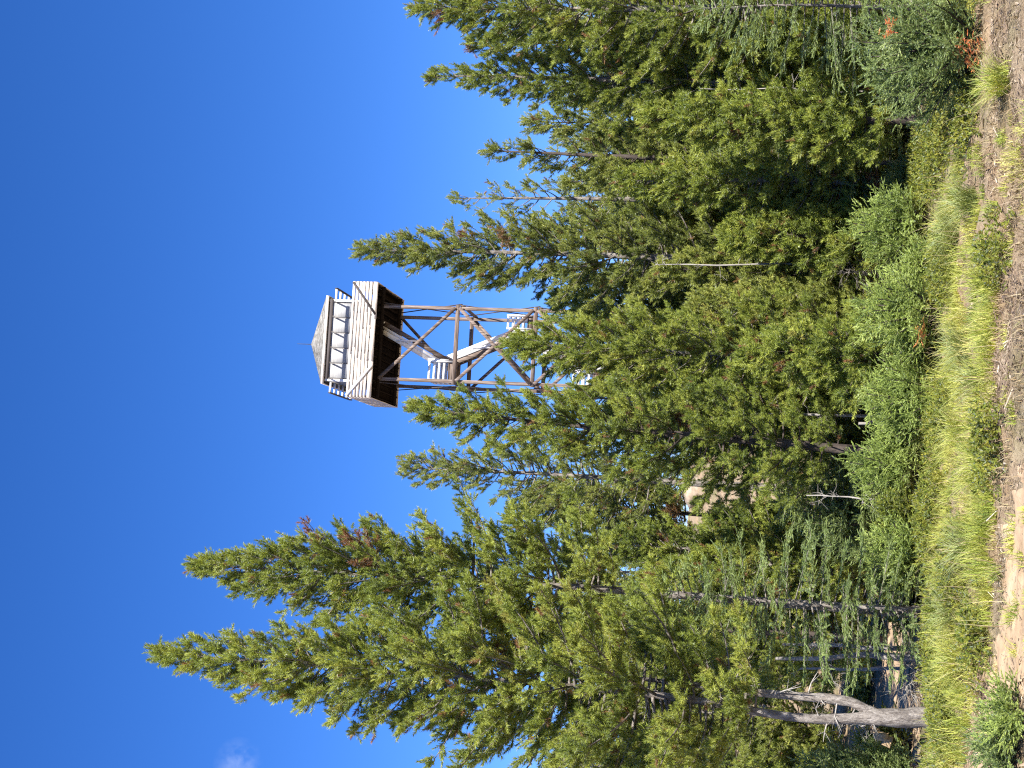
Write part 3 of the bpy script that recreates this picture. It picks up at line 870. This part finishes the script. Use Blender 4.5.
def build_litter():
    rng = np.random.default_rng(78)
    n = 150000
    x = rng.uniform(-4.2, 4.2, n); y = rng.uniform(7.6, 13.5, n)
    P2 = np.stack([x, y], -1)
    a, b = in_grass(P2)
    dens = np.where(a < .1, 1, .25) * np.clip(vnoise(x / .3, y / .3, 60) * 1.5 - .2, .1, 1)
    xt = np.array(far_side); xt = xt[np.argsort(xt[:, 0])]
    xn = np.array(near_side); xn = xn[np.argsort(xn[:, 0])]
    ontrail = (x < xt[-1, 0]) & (y < np.interp(x, xt[:, 0], xt[:, 1]) - .05) & (y > np.interp(x, xn[:, 0], xn[:, 1]))
    dens = np.where(ontrail, dens * .07, dens)
    keep = rng.random(n) < dens
    x, y = x[keep], y[keep]; m = len(x)
    az = rng.random(m) * 6.28
    L = (.006 + .020 * rng.random(m) ** 2 + .05 * rng.random(m) ** 22)[:, None]; w = (.0016 + .0045 * rng.random(m) ** 3)[:, None]
    el = rng.normal(.12, .22, m)
    d = np.stack([np.cos(az) * np.cos(el), np.sin(az) * np.cos(el), np.sin(el)], -1)
    s = np.stack([-np.sin(az), np.cos(az), rng.normal(0, .4, m)], -1)
    c = np.stack([x, y, gz(x, y) + .008 + np.abs(np.sin(el)) * L[:, 0]], -1)
    V = np.stack([c - d * L - s * w, c - d * L + s * w, c + d * L + s * w * .6, c + d * L - s * w * .6], 1).reshape(-1, 3)
    F = np.arange(m * 4).reshape(-1, 4)
    t = np.clip(vnoise(x / .35, y / .35, 61) * .7 + .08 + rng.normal(0, .26, m), 0, 1)
    o = mesh_np('litter', V, F, M['litter'], tint=np.repeat(t, 4))
    tag(o, kind='stuff')


build_litter()


def build_dry_grass():
    rng = np.random.default_rng(81)
    n = 90000
    x = rng.uniform(-4.2, 4.2, n); y = rng.uniform(7.6, 13.0, n)
    a, b = in_grass(np.stack([x, y], -1))
    e = a + .3 * (vnoise(x / .4, y / .4, 71) - .5)
    cl = vnoise(x / .16, y / .16, 72)
    prob = np.clip(1 - np.abs(e + .02) / .32, 0, 1) * np.clip((cl - .3) * 2.5, 0, 1)
    xt = np.array(far_side); xt = xt[np.argsort(xt[:, 0])]
    off = (y > np.interp(x, xt[:, 0], xt[:, 1]) - .02) | (x > xt[-1, 0] - .1)
    prob = np.maximum(prob, np.where(e < 0, .55 * np.clip((cl - .5) * 4, 0, 1), 0)) * off
    keep = rng.random(n) < prob
    x, y = x[keep], y[keep]; m = len(x)
    P = np.stack([x, y, gz(x, y) - .004], -1)
    q = 6000
    xs_ = rng.uniform(-4.2, 4.2, q); ys_ = rng.uniform(8.2, 14.5, q)
    a2, b2 = in_grass(np.stack([xs_, ys_], -1))
    kk = (a2 > -.15) & (b2 > -.2) & (rng.random(q) < np.clip(vnoise(xs_ / .6, ys_ / .6, 75) * 1.6 - .4, 0, 1))
    xs_, ys_ = xs_[kk], ys_[kk]
    P = np.concatenate([P, np.stack([xs_, ys_, gz(xs_, ys_)], -1)]); m0 = m; m = len(P)
    h = np.r_[.035 + .08 * rng.random(m0), .14 + .16 * rng.random(m - m0)]
    wd = np.r_[.0035 + .002 * rng.random(m0), .0026 + .001 * rng.random(m - m0)]
    ln = np.r_[.5 + .9 * rng.random(m0), .15 + .5 * rng.random(m - m0)]
    V, F = blades(rng, P, h, wd, ln)
    t = np.clip(np.r_[.25 + .5 * vnoise(x / .3, y / .3, 73), .6 + 0 * xs_] + rng.normal(0, .17, m), 0, 1)
    o = mesh_np('dry_grass', V, F, M['dry'], tint=np.repeat(t, 8))
    tag(o, kind='stuff')


build_dry_grass()


# low yellow-green weeds in the band
def build_weeds():
    rng = np.random.default_rng(79)
    C = [(945, 140, .45, 260), (930, 165, .4, 240), (940, 505, .3, 160), (936, 530, .3, 150), (945, 640, .4, 180), (950, 690, .25, 130), (950, 270, .3, 120), (965, 5, .3, 150), (955, 730, .3, 130), (945, 765, .25, 90), (950, 420, .3, 130), (938, 320, .3, 120), (960, 570, .3, 110), (925, 200, .35, 150), (975, 120, .3, 90), (985, 640, .25, 80), (1000, 440, .25, 70), (1005, 250, .3, 60)]
    Ps = []
    for px, py, r, n in C:
        c = ground_at(px, py)
        q = c[:2] + rng.normal(0, r * .5, (n, 2)) * np.array([1, 1])
        Ps.append(q)
    P2 = np.concatenate(Ps); z = gz(P2[:, 0], P2[:, 1])
    P = np.concatenate([P2, z[:, None]], -1)
    k = 5
    PP = np.repeat(P, k, 0); PP[:, 2] += rng.random(len(PP)) * .14
    PP[:, :2] += rng.normal(0, .03, (len(PP), 2))
    D = rng.normal(0, 1, PP.shape) * np.array([.7, .7, .3]) + np.array([0, 0, .8])
    V, F, T = brushes(rng, PP, D, .05, 8, .030, .013, 1.1, np.clip(.55 + rng.normal(0, .25, len(PP)), 0, 1), flat=True)
    o = mesh_np('weeds', V, F, M['yellow'], tint=T)
    tag(o, kind='stuff')


build_weeds()

# ------------------------------------------------------------------ dead wood and rocks
def dead_stem(name, p0, p1, r, label, cat, rng, twigs=10, tl=.18, mat='dead', bend=.05):
    p0 = np.asarray(p0, float); p1 = np.asarray(p1, float)
    root = empty(name, p0)
    L = p1 - p0; ln = np.linalg.norm(L)
    t = np.linspace(0, 1, 9)[:, None]
    pts = L * t + rng.normal(0, bend * .3, (9, 3)) * np.sin(t * 3.1)
    pts[0, 2] -= .04
    g = Geo(); g.tube(pts, r * (1 - .55 * t[:, 0]) * (1 + .1 * rng.normal(0, 1, 9)), 7)
    g.build('trunk', M[mat], root, smooth=True)
    h = Geo()
    for i in range(twigs):
        f = .15 + .85 * rng.random()
        b = np.array([np.interp(f, t[:, 0], pts[:, c]) for c in range(3)])
        d = unit(rng.normal(0, 1, 3) + L / ln * .35)
        e = tl * (.4 + rng.random())
        q = np.array([b, b + d * e * .5 + rng.normal(0, .02, 3), b + d * e + np.array([0, 0, -.03])])
        h.tube(q, np.array([.0022, .0018, .0009]) * (1 + r * 8), 4)
        for _ in range(4):
            d2 = unit(d + rng.normal(0, .6, 3))
            h.tube(np.array([q[1], q[1] + d2 * e * .5]), np.array([.002, .001]) * (1 + r * 4), 3)
    if twigs: h.build('branch', M[mat], root, smooth=True)
    tag(root, label, cat)
    return root


def px_stem(a, b, da, db, r, label, name='dead_tree', cat='dead tree', **kw):
    p0 = at(a[0], a[1], da)
    p1 = at(b[0], b[1], db)
    if kw.pop('ground', True): p0[2] = gz1(p0[0], p0[1])
    dead_stem(name, p0, p1, r, label, cat, np.random.default_rng(int(a[0] * 7 + a[1])), **kw)


px_stem((915, 648), (782, 644), 13.2, 13.3, .022, 'thin grey dead stem standing before the path', twigs=14)
px_stem((912, 656), (775, 658), 13.0, 13.1, .034, 'thicker dead stem with a dark broken side, by the path', twigs=12)
px_stem((905, 668), (800, 668), 13.9, 14.2, .02, 'short bleached dead stem behind the other two by the path', twigs=10)
px_stem((880, 722), (846, 724), 11.8, 11.9, .012, 'bleached fallen branch hanging below the fork', name='dead_branch', cat='branch', ground=False, twigs=16, tl=.16)
px_stem((886, 742), (872, 728), 12.0, 12.0, .05, 'tan broken stump beside the forked trunk', name='stump', cat='stump', twigs=4, mat='wood_tan', tl=.08, ground=False)
px_stem((890, 422), (858, 423), 13.6, 13.6, .03, 'pale dead stub among the young firs under the black trunk', twigs=5)
px_stem((885, 352), (842, 372), 14.9, 14.7, .008, 'tangled grey dead sapling under the tower', twigs=60, tl=.20, mat='bark')
px_stem((880, 268), (842, 272), 14.5, 14.5, .008, 'tangled grey dead sapling behind the rounded young fir', twigs=60, tl=.18, mat='bark')
px_stem((930, 660), (905, 690), 12.3, 12.0, .008, 'low bleached twigs lying before the path', name='dead_branch', cat='branch', twigs=26, tl=.2)
px_stem((872, 262), (655, 264), 14.9, 15.2, .014, 'slender pale bare stem rising among the pines right of centre', twigs=16, tl=.14, bend=.03)
px_stem((880, 497), (806, 495), 13.4, 13.5, .012, 'pale bare stem standing behind the wide young fir', twigs=8, tl=.12)
px_stem((872, 416), (735, 412), 14.0, 14.2, .017, 'grey leaning bare stem just right of the black trunk', twigs=14, tl=.2)
px_stem((870, 92), (700, 88), 14.2, 14.5, .010, 'pale thin bare stem before the bare leader pine', twigs=10, tl=.16)
px_stem((985, 398), (1003, 416), 10.4, 9.4, .014, 'grey stick lying on the dry verge', name='stick', cat='stick', twigs=2, tl=.1)
px_stem((1012, 460), (1005, 490), 9.0, 9.2, .010, 'short pale stick beside the trail', name='stick', cat='stick', twigs=1, tl=.1)


def rock(name, p, size, label, seed, mat='rock', sink=.3):
    rng = np.random.default_rng(seed)
    n, m = 26, 14
    th = np.linspace(0, 2 * np.pi, n, endpoint=False); ph = np.linspace(-np.pi / 2, np.pi / 2, m)
    TH, PH = np.meshgrid(th, ph)
    D = np.stack([np.cos(TH) * np.cos(PH), np.sin(TH) * np.cos(PH), np.sin(PH)], -1).reshape(-1, 3)
    planes = unit(rng.normal(0, 1, (11, 3))); off = .72 + .3 * rng.random(11)
    r = np.min(np.where(D @ planes.T > .05, off[None] / np.maximum(D @ planes.T, .05), 9), axis=1)
    r = np.minimum(r, 1.15) * (1 + .06 * rng.normal(0, 1, len(D)) * (np.abs(D[:, 2]) < .98))
    V = D * r[:, None] * np.asarray(size)
    V[:, 2] += size[2] * (1 - 2 * sink)
    i, j = np.meshgrid(np.arange(n), np.arange(m - 1))
    a = (j * n + i).ravel(); b = (j * n + (i + 1) % n).ravel()
    o = mesh_np(name, V, np.stack([a, b, b + n, a + n], -1), M[mat])
    o.location = p
    tag(o, label, 'rock')


pb = at(706, 493, 54.0); zb = gz1(pb[0], pb[1])
rock('boulder', (pb[0], pb[1], zb), (.62, .6, max(.5, at(680, 493, 54)[2] - zb) * .60), 'tan boulder showing through the gap left of the black trunk', 3)
for i, (px, py, s, lab) in enumerate([(1002, 96, .022, 'small pale stone on the dry ground at right'), (1012, 210, .028, 'small grey stone by the isolated dry verge'),
                                      (927, 694, .05, 'white stone in the grass near the forked trunk foot'), (1008, 535, .02, 'tiny pale stone on the trail')]):
    p = ground_at(px, py)
    rock('stone', (p[0], p[1], gz1(p[0], p[1])), (s * 1.2, s, s * .7), lab, 40 + i)

# ------------------------------------------------------------------ the lookout tower
TD, TAZ, TTH = 76.565, 0.0230, 0.0977
tx, ty = TD * math.sin(TAZ), TD * math.cos(TAZ)
ZG = gz1(tx, ty)
DK = 19.192 + EYE - ZG            # underside of the catwalk above the tower foot
Z3 = 15.0215 + EYE - ZG           # top girt
BAY = DK - Z3
LH = 1.945
tower = empty('lookout_tower', (tx, ty, ZG), TTH)
tag(tower, 'tall weathered timber fire lookout tower with a hip-roofed cabin', 'lookout tower')


def part(name, mat, fn, parent=tower, bevel=0):
    g = Geo(); fn(g)
    return g.build(name, M[mat], parent, bevel=bevel)


lv = [DK - BAY * i for i in (1, 2, 3)]
for sx in (-1, 1):
    for sy in (-1, 1):
        part('leg', 'frame', lambda g: g.box(sx * LH - .088, sx * LH + .088, sy * LH - .088, sy * LH + .088, -.6, DK), bevel=.012)
for z in lv:
    for s in (-1, 1):
        part('girt', 'frame_x', lambda g: g.box(-LH - .16, LH + .16, s * (LH + .131) - .03 if s < 0 else s * (LH + .131) - .03, s * (LH + .131) + .03, z - .11, z + .11))
        part('girt', 'frame', lambda g: g.box(s * (LH + .131) - .03, s * (LH + .131) + .03, -LH - .1, LH + .1, z - .34, z - .13))
# cross braces
tops = [DK - .1] + [z - .1 for z in lv]
bots = [z + .12 for z in lv] + [.2]
for i in range(4):
    zt, zb_ = tops[i], bots[i]
    for s in (-1, 1):
        yo = s * (LH + .19)
        if i > 0 or s < 0:
            part('cross_brace', 'frame', lambda g: g.beam((-LH, yo, zt), (LH, yo, zb_), .05, .17, up=(0, 0, 1)))
        if i > 0 or s > 0:
            yo2 = s * (LH + .245)
            part('cross_brace', 'frame', lambda g: g.beam((LH, yo2, zt), (-LH, yo2, zb_), .05, .17, up=(0, 0, 1)))
        xo = s * (LH + .19)
        part('cross_brace', 'dark', lambda g: g.beam((xo, -LH, zt), (xo, LH, zb_ - .3), .04, .09, up=(0, 0, 1)))
        xo2 = s * (LH + .235)
        part('cross_brace', 'dark', lambda g: (g.beam((xo2, LH, zt), (xo2, -LH, zb_ - .3), .04, .09, up=(0, 0, 1)),
                                               g.box(xo2 - .05, xo2 + .05, -.16, .16, (zt + zb_ - .3) / 2 - .16, (zt + zb_ - .3) / 2 + .16)))
# catwalk
C = 3.05
for s in (-1, 1):
    part('cap_beam', 'under', lambda g: g.box(-C + .06, C - .06, s * LH - .1, s * LH + .1, DK - .13, DK + .04))


def joists(g):
    for i in range(15):
        x = -C + .12 + i * (2 * C - .24) / 14
        g.box(x - .025, x + .025, -C + .04, C - .04, DK + .045, DK + .2)


part('joist', 'under', joists)


def deck(g):
    n = 30
    for i in range(n):
        y0 = -C + .01 + i * (2 * C - .02) / n
        g.box(-C + .01, C - .01, y0 + .004, y0 + (2 * C - .02) / n - .006, DK + .203, DK + .245)


part('catwalk_deck', 'under', deck)
rngt = random.Random(3)
for side, mat in (('f', 'board'), ('b', 'board'), ('l', 'board_side'), ('r', 'board_side')):
    def rail(g):
        zz = [(0.0, .235)] + [(.275 + .184 * i, .275 + .184 * i + .15) for i in range(6)]
        for z0, z1 in zz:
            # boards come in two or three lengths, a little uneven
            cuts = [-C, rngt.uniform(-1.4, -.4), rngt.uniform(.5, 1.6), C]
            for a, b in zip(cuts[:-1], cuts[1:]):
                e = rngt.uniform(-.02, .02); th = rngt.uniform(.02, .03)
                lo, hi = DK + z0 + e, DK + z1 + e * .4
                if side == 'f': g.box(a + .004, b - .004, -C - th, -C, lo, hi)
                elif side == 'b': g.box(a + .004, b - .004, C, C + th, lo, hi)
                elif side == 'l': g.box(-C - th, -C, a + .004, b - .004, lo, hi)
                else: g.box(C, C + th, a + .004, b - .004, lo, hi)
    r_ = part('railing', mat, rail)

    for i in range(6):
        a = -C + .05 + i * (2 * C - .1) / 5
        if side in 'fb':
            y = (-C + .047) if side == 'f' else (C - .047)
            part('railing_post', 'frame', lambda g: g.box(a - .045, a + .045, y - .045, y + .045, DK + .25, DK + 1.37), r_)
        elif 0 < i < 5:
            x = (-C + .047) if side == 'l' else (C - .047)
            part('railing_post', 'frame', lambda g: g.box(x - .045, x + .045, a - .045, a + .045, DK + .25, DK + 1.37), r_)
part('rail_brace', 'dark', lambda g: g.beam((C - .04, -C - .062, DK + 1.34), (C - 1.72, -C - .062, DK + .04), .05, .10))
part('rail_brace', 'white', lambda g: g.beam((-C + .04, -C - .062, DK + 1.34), (-C + 1.66, -C - .062, DK + .04), .05, .12))

# the cabin
W = 2.13
FL = DK + .247
EV = DK + 2.98
AP = DK + 4.36


def cab(g):
    t = .05
    for i in range(7):
        z0 = FL + i * .14; z1 = z0 + .132
        g.box(-W, W, -W, -W + t, z0, z1); g.box(-W, W, W - t, W, z0, z1)
        g.box(-W, -W + t, -W + t + .001, W - t - .001, z0, z1); g.box(W - t, W, -W + t + .001, W - t - .001, z0, z1)
    z0 = FL + .985
    t = .03
    for a in (-1, 1):
        g.box(-W + .02, W - .02, a * (W - .05) - t / 2, a * (W - .05) + t / 2, z0, EV - .02)
        g.box(a * (W - .05) - t / 2, a * (W - .05) + t / 2, -W + .08, W - .08, z0, EV - .02)


cabo = part('cabin_wall', 'wall', cab)
for a in (-1, 1):
    for b in (-1, 1):
        part('corner_post', 'white', lambda g: g.box(a * W - .06 + (.012 * a), a * W + .06 + .012 * a, b * W - .06 + .012 * b, b * W + .06 + .012 * b, FL, EV - .03), cabo)
# closed window panels, five to a side
edges = np.linspace(-W + .09, W - .09, 6)
for i in range(5):
    x0, x1 = edges[i] + .035, edges[i + 1] - .035
    z0, z1 = FL + 1.0, EV - .42
    for s in (-1, 1):
        y0, y1 = sorted((s * (W - .034), s * (W + .004)))
        part('shutter', 'panel', lambda g: g.box(x0, x1, y0, y1, z0, z1))
        part('shutter', 'panel', lambda g: g.box(y0, y1, x0, x1, z0, z1))
# awning frames round the cabin: a dark outer beam carried by flat white struts
AWN, OUT = DK + 2.52, .66
for side in range(4):
    ca, sa = [(1, 0), (0, 1), (-1, 0), (0, -1)][side]
    def rot(x0, x1, y0, y1):
        P = [(x0 * ca - y0 * sa, x0 * sa + y0 * ca), (x1 * ca - y1 * sa, x1 * sa + y1 * ca)]
        return min(P[0][0], P[1][0]), max(P[0][0], P[1][0]), min(P[0][1], P[1][1]), max(P[0][1], P[1][1])
    b_ = part('awning_beam', 'dark', lambda g: g.box(*rot(-W - .02, W + .02, -W - OUT - .05, -W - OUT), AWN - .09, AWN + .07))
    for x in np.linspace(-W + .06, W - .06, 6):
        part('awning_strut', 'white', lambda g: g.box(*rot(x - .025, x + .025, -W - OUT + .001, -W - .012 - .065), AWN - .065, AWN + .05), b_)
# roof: shallow hip with fascia boards
def roof(g):
    o = W + .2
    for z, r in ((0, 0),):
        V = [(-o, -o, EV), (o, -o, EV), (o, o, EV), (-o, o, EV), (0, 0, AP), (-o, -o, EV - .05), (o, -o, EV - .05), (o, o, EV - .05), (-o, o, EV - .05)]
        n0 = g.n
        g.V.append(np.array(V, float)); g.n += 9
        g.F.append(np.array([(0, 1, 4, 4), (1, 2, 4, 4), (2, 3, 4, 4), (3, 0, 4, 4)]) + n0)
        g.F.append(np.array([(0, 5, 6, 1), (1, 6, 7, 2), (2, 7, 8, 3), (3, 8, 5, 0), (5, 8, 7, 6)]) + n0)


def tri_roof():
    o = W + .2
    # courses of shingles: stepped frusta
    n = 12
    g = Geo()
    for i in range(n):
        f0, f1 = i / n, (i + 1) / n
        a, b = o * (1 - f0) + .02, max(.02, o * (1 - f1) + .005)
        z0, z1 = EV + (AP - EV) * f0, EV + (AP - EV) * f1
        V = [(-a, -a, z0), (a, -a, z0), (a, a, z0), (-a, a, z0), (-b, -b, z1), (b, -b, z1), (b, b, z1), (-b, b, z1)]
        g.add(V, [(0, 1, 5, 4), (1, 2, 6, 5), (2, 3, 7, 6), (3, 0, 4, 7), (0, 3, 2, 1), (4, 5, 6, 7)])
    return g.build('roof', M['shingle'], tower)


rf = tri_roof()
for s in (-1, 1):
    part('fascia', 'board', lambda g: g.box(-W - .24, W + .24, s * (W + .222) - .015, s * (W + .222) + .015, EV - .16, EV - .004), rf)
    part('fascia', 'board_side', lambda g: g.box(s * (W + .222) - .015, s * (W + .222) + .015, -W - .205, W + .205, EV - .16, EV - .004), rf)
part('soffit', 'dark', lambda g: g.box(-W - .2, W + .2, -W - .2, W + .2, EV - .035, EV - .006), rf)
part('lightning_rod', 'metal', lambda g: g.tube([(0, 0, AP - .05), (0, 0, AP + .8)], [.022, .014], 6))

# stairs inside the legs
def flight(x0, z0, x1, z1, yc, first):
    """stair from (x0, z0) up to (x1, z1) centred on depth yc"""
    def stringers(g):
        for s in (-1, 1):
            g.beam((x0, yc + s * .36, z0), (x1, yc + s * .36, z1), .05, .24)
    st = part('stair_flight', 'frame', stringers)

    def treads(g):
        n = max(4, int(round((z1 - z0) / .24)))
        for i in range(1, n):
            f = i / n
            x, z = x0 + (x1 - x0) * f, z0 + (z1 - z0) * f
            g.box(x - .11, x + .11, yc - .33, yc + .33, z - .02, z + .02)
    part('tread', 'frame_x', treads, st)
    for s in (-1, 1):
        def hand(g):
            y = yc + s * .42
            g.beam((x0, y, z0 + .95), (x1, y, z1 + .95), .06, .25)
            g.beam((x0, y, z0 + .5), (x1, y, z1 + .5), .04, .15)
            for f in (.02, .5, .98):
                x, z = x0 + (x1 - x0) * f, z0 + (z1 - z0) * f
                g.box(x - .045, x + .045, y - .035 + s * .062, y + .035 + s * .062, z - .1, z + 1.04)
        part('handrail', 'white', hand, st)


def landing(x0, x1, z, ends):
    l = part('landing', 'frame_x', lambda g: (g.box(x0, x1, -.95, .95, z - .045, z), [g.box(x0, x1, y - .04, y + .04, z - .3, z - .047) for y in (-.88, 0, .88)]))
    def lr(g):
        for i in range(4):
            zz = z + .22 + i * .27
            for y in (-.97, .97):
                g.box(x0, x1, y - .02, y + .02, zz - .06, zz + .06)
            g.box(ends - .02, ends + .02, -.94, .94, zz - .06, zz + .06)
        for x in (x0 + .05, x1 - .05):
            for y in (-1.03, 1.03):
                g.box(x - .045, x + .045, y - .037, y + .037, z - .25, z + 1.1)
    part('landing_railing', 'white', lr, l)


zl1, zl2, zl3 = DK - 3.6, DK - 7.75, DK - 11.4
landing(-1.85, -.75, zl1, -1.85)
landing(1.05, 1.85, zl2, 1.85)
landing(-1.85, -1.05, zl3, -1.85)
flight(-.75, zl1, 1.25, DK + .2, -.5, True)
flight(1.05, zl2, -.75, zl1, .5, False)
flight(-1.05, zl3, 1.05, zl2, -.5, False)
flight(1.2, .1, -1.05, zl3, .5, False)

# ------------------------------------------------------------------ light, sky, camera
SUN_EL, SUN_AZ = rad(43), rad(151)      # azimuth clockwise from +Y
sd = Vector((math.sin(SUN_AZ) * math.cos(SUN_EL), math.cos(SUN_AZ) * math.cos(SUN_EL), math.sin(SUN_EL)))
ld = bpy.data.lights.new('sun', 'SUN'); ld.energy = 5.0; ld.angle = rad(.53); ld.color = (1, .95, .87)
lo = bpy.data.objects.new('sun', ld); COL.objects.link(lo)
lo.rotation_euler = sd.to_track_quat('Z', 'Y').to_euler()
lo.location = (10, -10, 30)

w = bpy.data.worlds.new('World'); sc.world = w; w.use_nodes = True
nt = w.node_tree; nt.nodes.clear()
wo = nt.nodes.new('ShaderNodeOutputWorld'); bg = nt.nodes.new('ShaderNodeBackground')
sky = nt.nodes.new('ShaderNodeTexSky'); sky.sky_type = 'NISHITA'; sky.sun_disc = False
sky.sun_elevation = SUN_EL; sky.sun_rotation = SUN_AZ
sky.altitude = 2200; sky.air_density = 1.0; sky.dust_density = .3; sky.ozone_density = 3.0
hs = nt.nodes.new('ShaderNodeHueSaturation'); hs.inputs['Saturation'].default_value = 1.15
skt = mixc(nt, 1.0, sky.outputs[0], (.78, .86, 1.20), 'MULTIPLY')
nt.links.new(skt, hs.inputs['Color'])
# one faint wisp of cloud low on the left
tcw = nt.nodes.new('ShaderNodeTexCoord')
cd = ray(238, 762); cd = cd / np.linalg.norm(cd)
dot = nt.nodes.new('ShaderNodeVectorMath'); dot.operation = 'DISTANCE'
nt.links.new(tcw.outputs['Generated'], dot.inputs[0]); dot.inputs[1].default_value = tuple(cd)
cn = nt.nodes.new('ShaderNodeTexNoise'); cn.inputs['Scale'].default_value = 70; cn.inputs['Detail'].default_value = 6
nt.links.new(tcw.outputs['Generated'], cn.inputs['Vector'])
cm = nt.nodes.new('ShaderNodeMapRange'); cm.inputs[1].default_value = .017; cm.inputs[2].default_value = .001; cm.inputs[3].default_value = 0; cm.inputs[4].default_value = 1
nt.links.new(dot.outputs['Value'], cm.inputs[0])
cmul = nt.nodes.new('ShaderNodeMath'); cmul.operation = 'MULTIPLY'
cr = ramp(nt, [(.40, (0, 0, 0)), (.75, (1, 1, 1))], cn.outputs['Fac'])
nt.links.new(cm.outputs[0], cmul.inputs[0]); nt.links.new(cr.outputs[0], cmul.inputs[1])
cmul2 = nt.nodes.new('ShaderNodeMath'); cmul2.operation = 'MULTIPLY'; cmul2.inputs[1].default_value = .24
nt.links.new(cmul.outputs[0], cmul2.inputs[0])
cc = mixc(nt, cmul2.outputs[0], hs.outputs[0], (9, 9.5, 10))
nt.links.new(cc, bg.inputs['Color']); bg.inputs['Strength'].default_value = .073
nt.links.new(bg.outputs[0], wo.inputs['Surface'])

cam = bpy.data.cameras.new('camera'); co = bpy.data.objects.new('camera', cam); COL.objects.link(co)
cam.sensor_fit = 'HORIZONTAL'; cam.sensor_width = 36; cam.lens = F_PX / 1024 * 36
cam.clip_start = .1; cam.clip_end = 3000
X, Y, Z = -E_U, E_R, -FW
co.matrix_world = Matrix(((X[0], Y[0], Z[0], 0), (X[1], Y[1], Z[1], 0), (X[2], Y[2], Z[2], EYE), (0, 0, 0, 1)))
sc.camera = co
sc.render.resolution_x, sc.render.resolution_y = 1024, 768
vs = sc.view_settings
sc.display_settings.display_device = 'sRGB'
vs.view_transform = 'Standard'; vs.look = 'None'; vs.exposure = 1.2; vs.gamma = 1
sc.cycles.use_denoising = False; sc.cycles.pixel_filter_type = 'BLACKMAN_HARRIS'; sc.cycles.filter_width = 1.15
sc.cycles.max_bounces = 7; sc.cycles.diffuse_bounces = 5; sc.cycles.glossy_bounces = 2; sc.cycles.transmission_bounces = 4
sc.cycles.caustics_reflective = False; sc.cycles.caustics_refractive = False
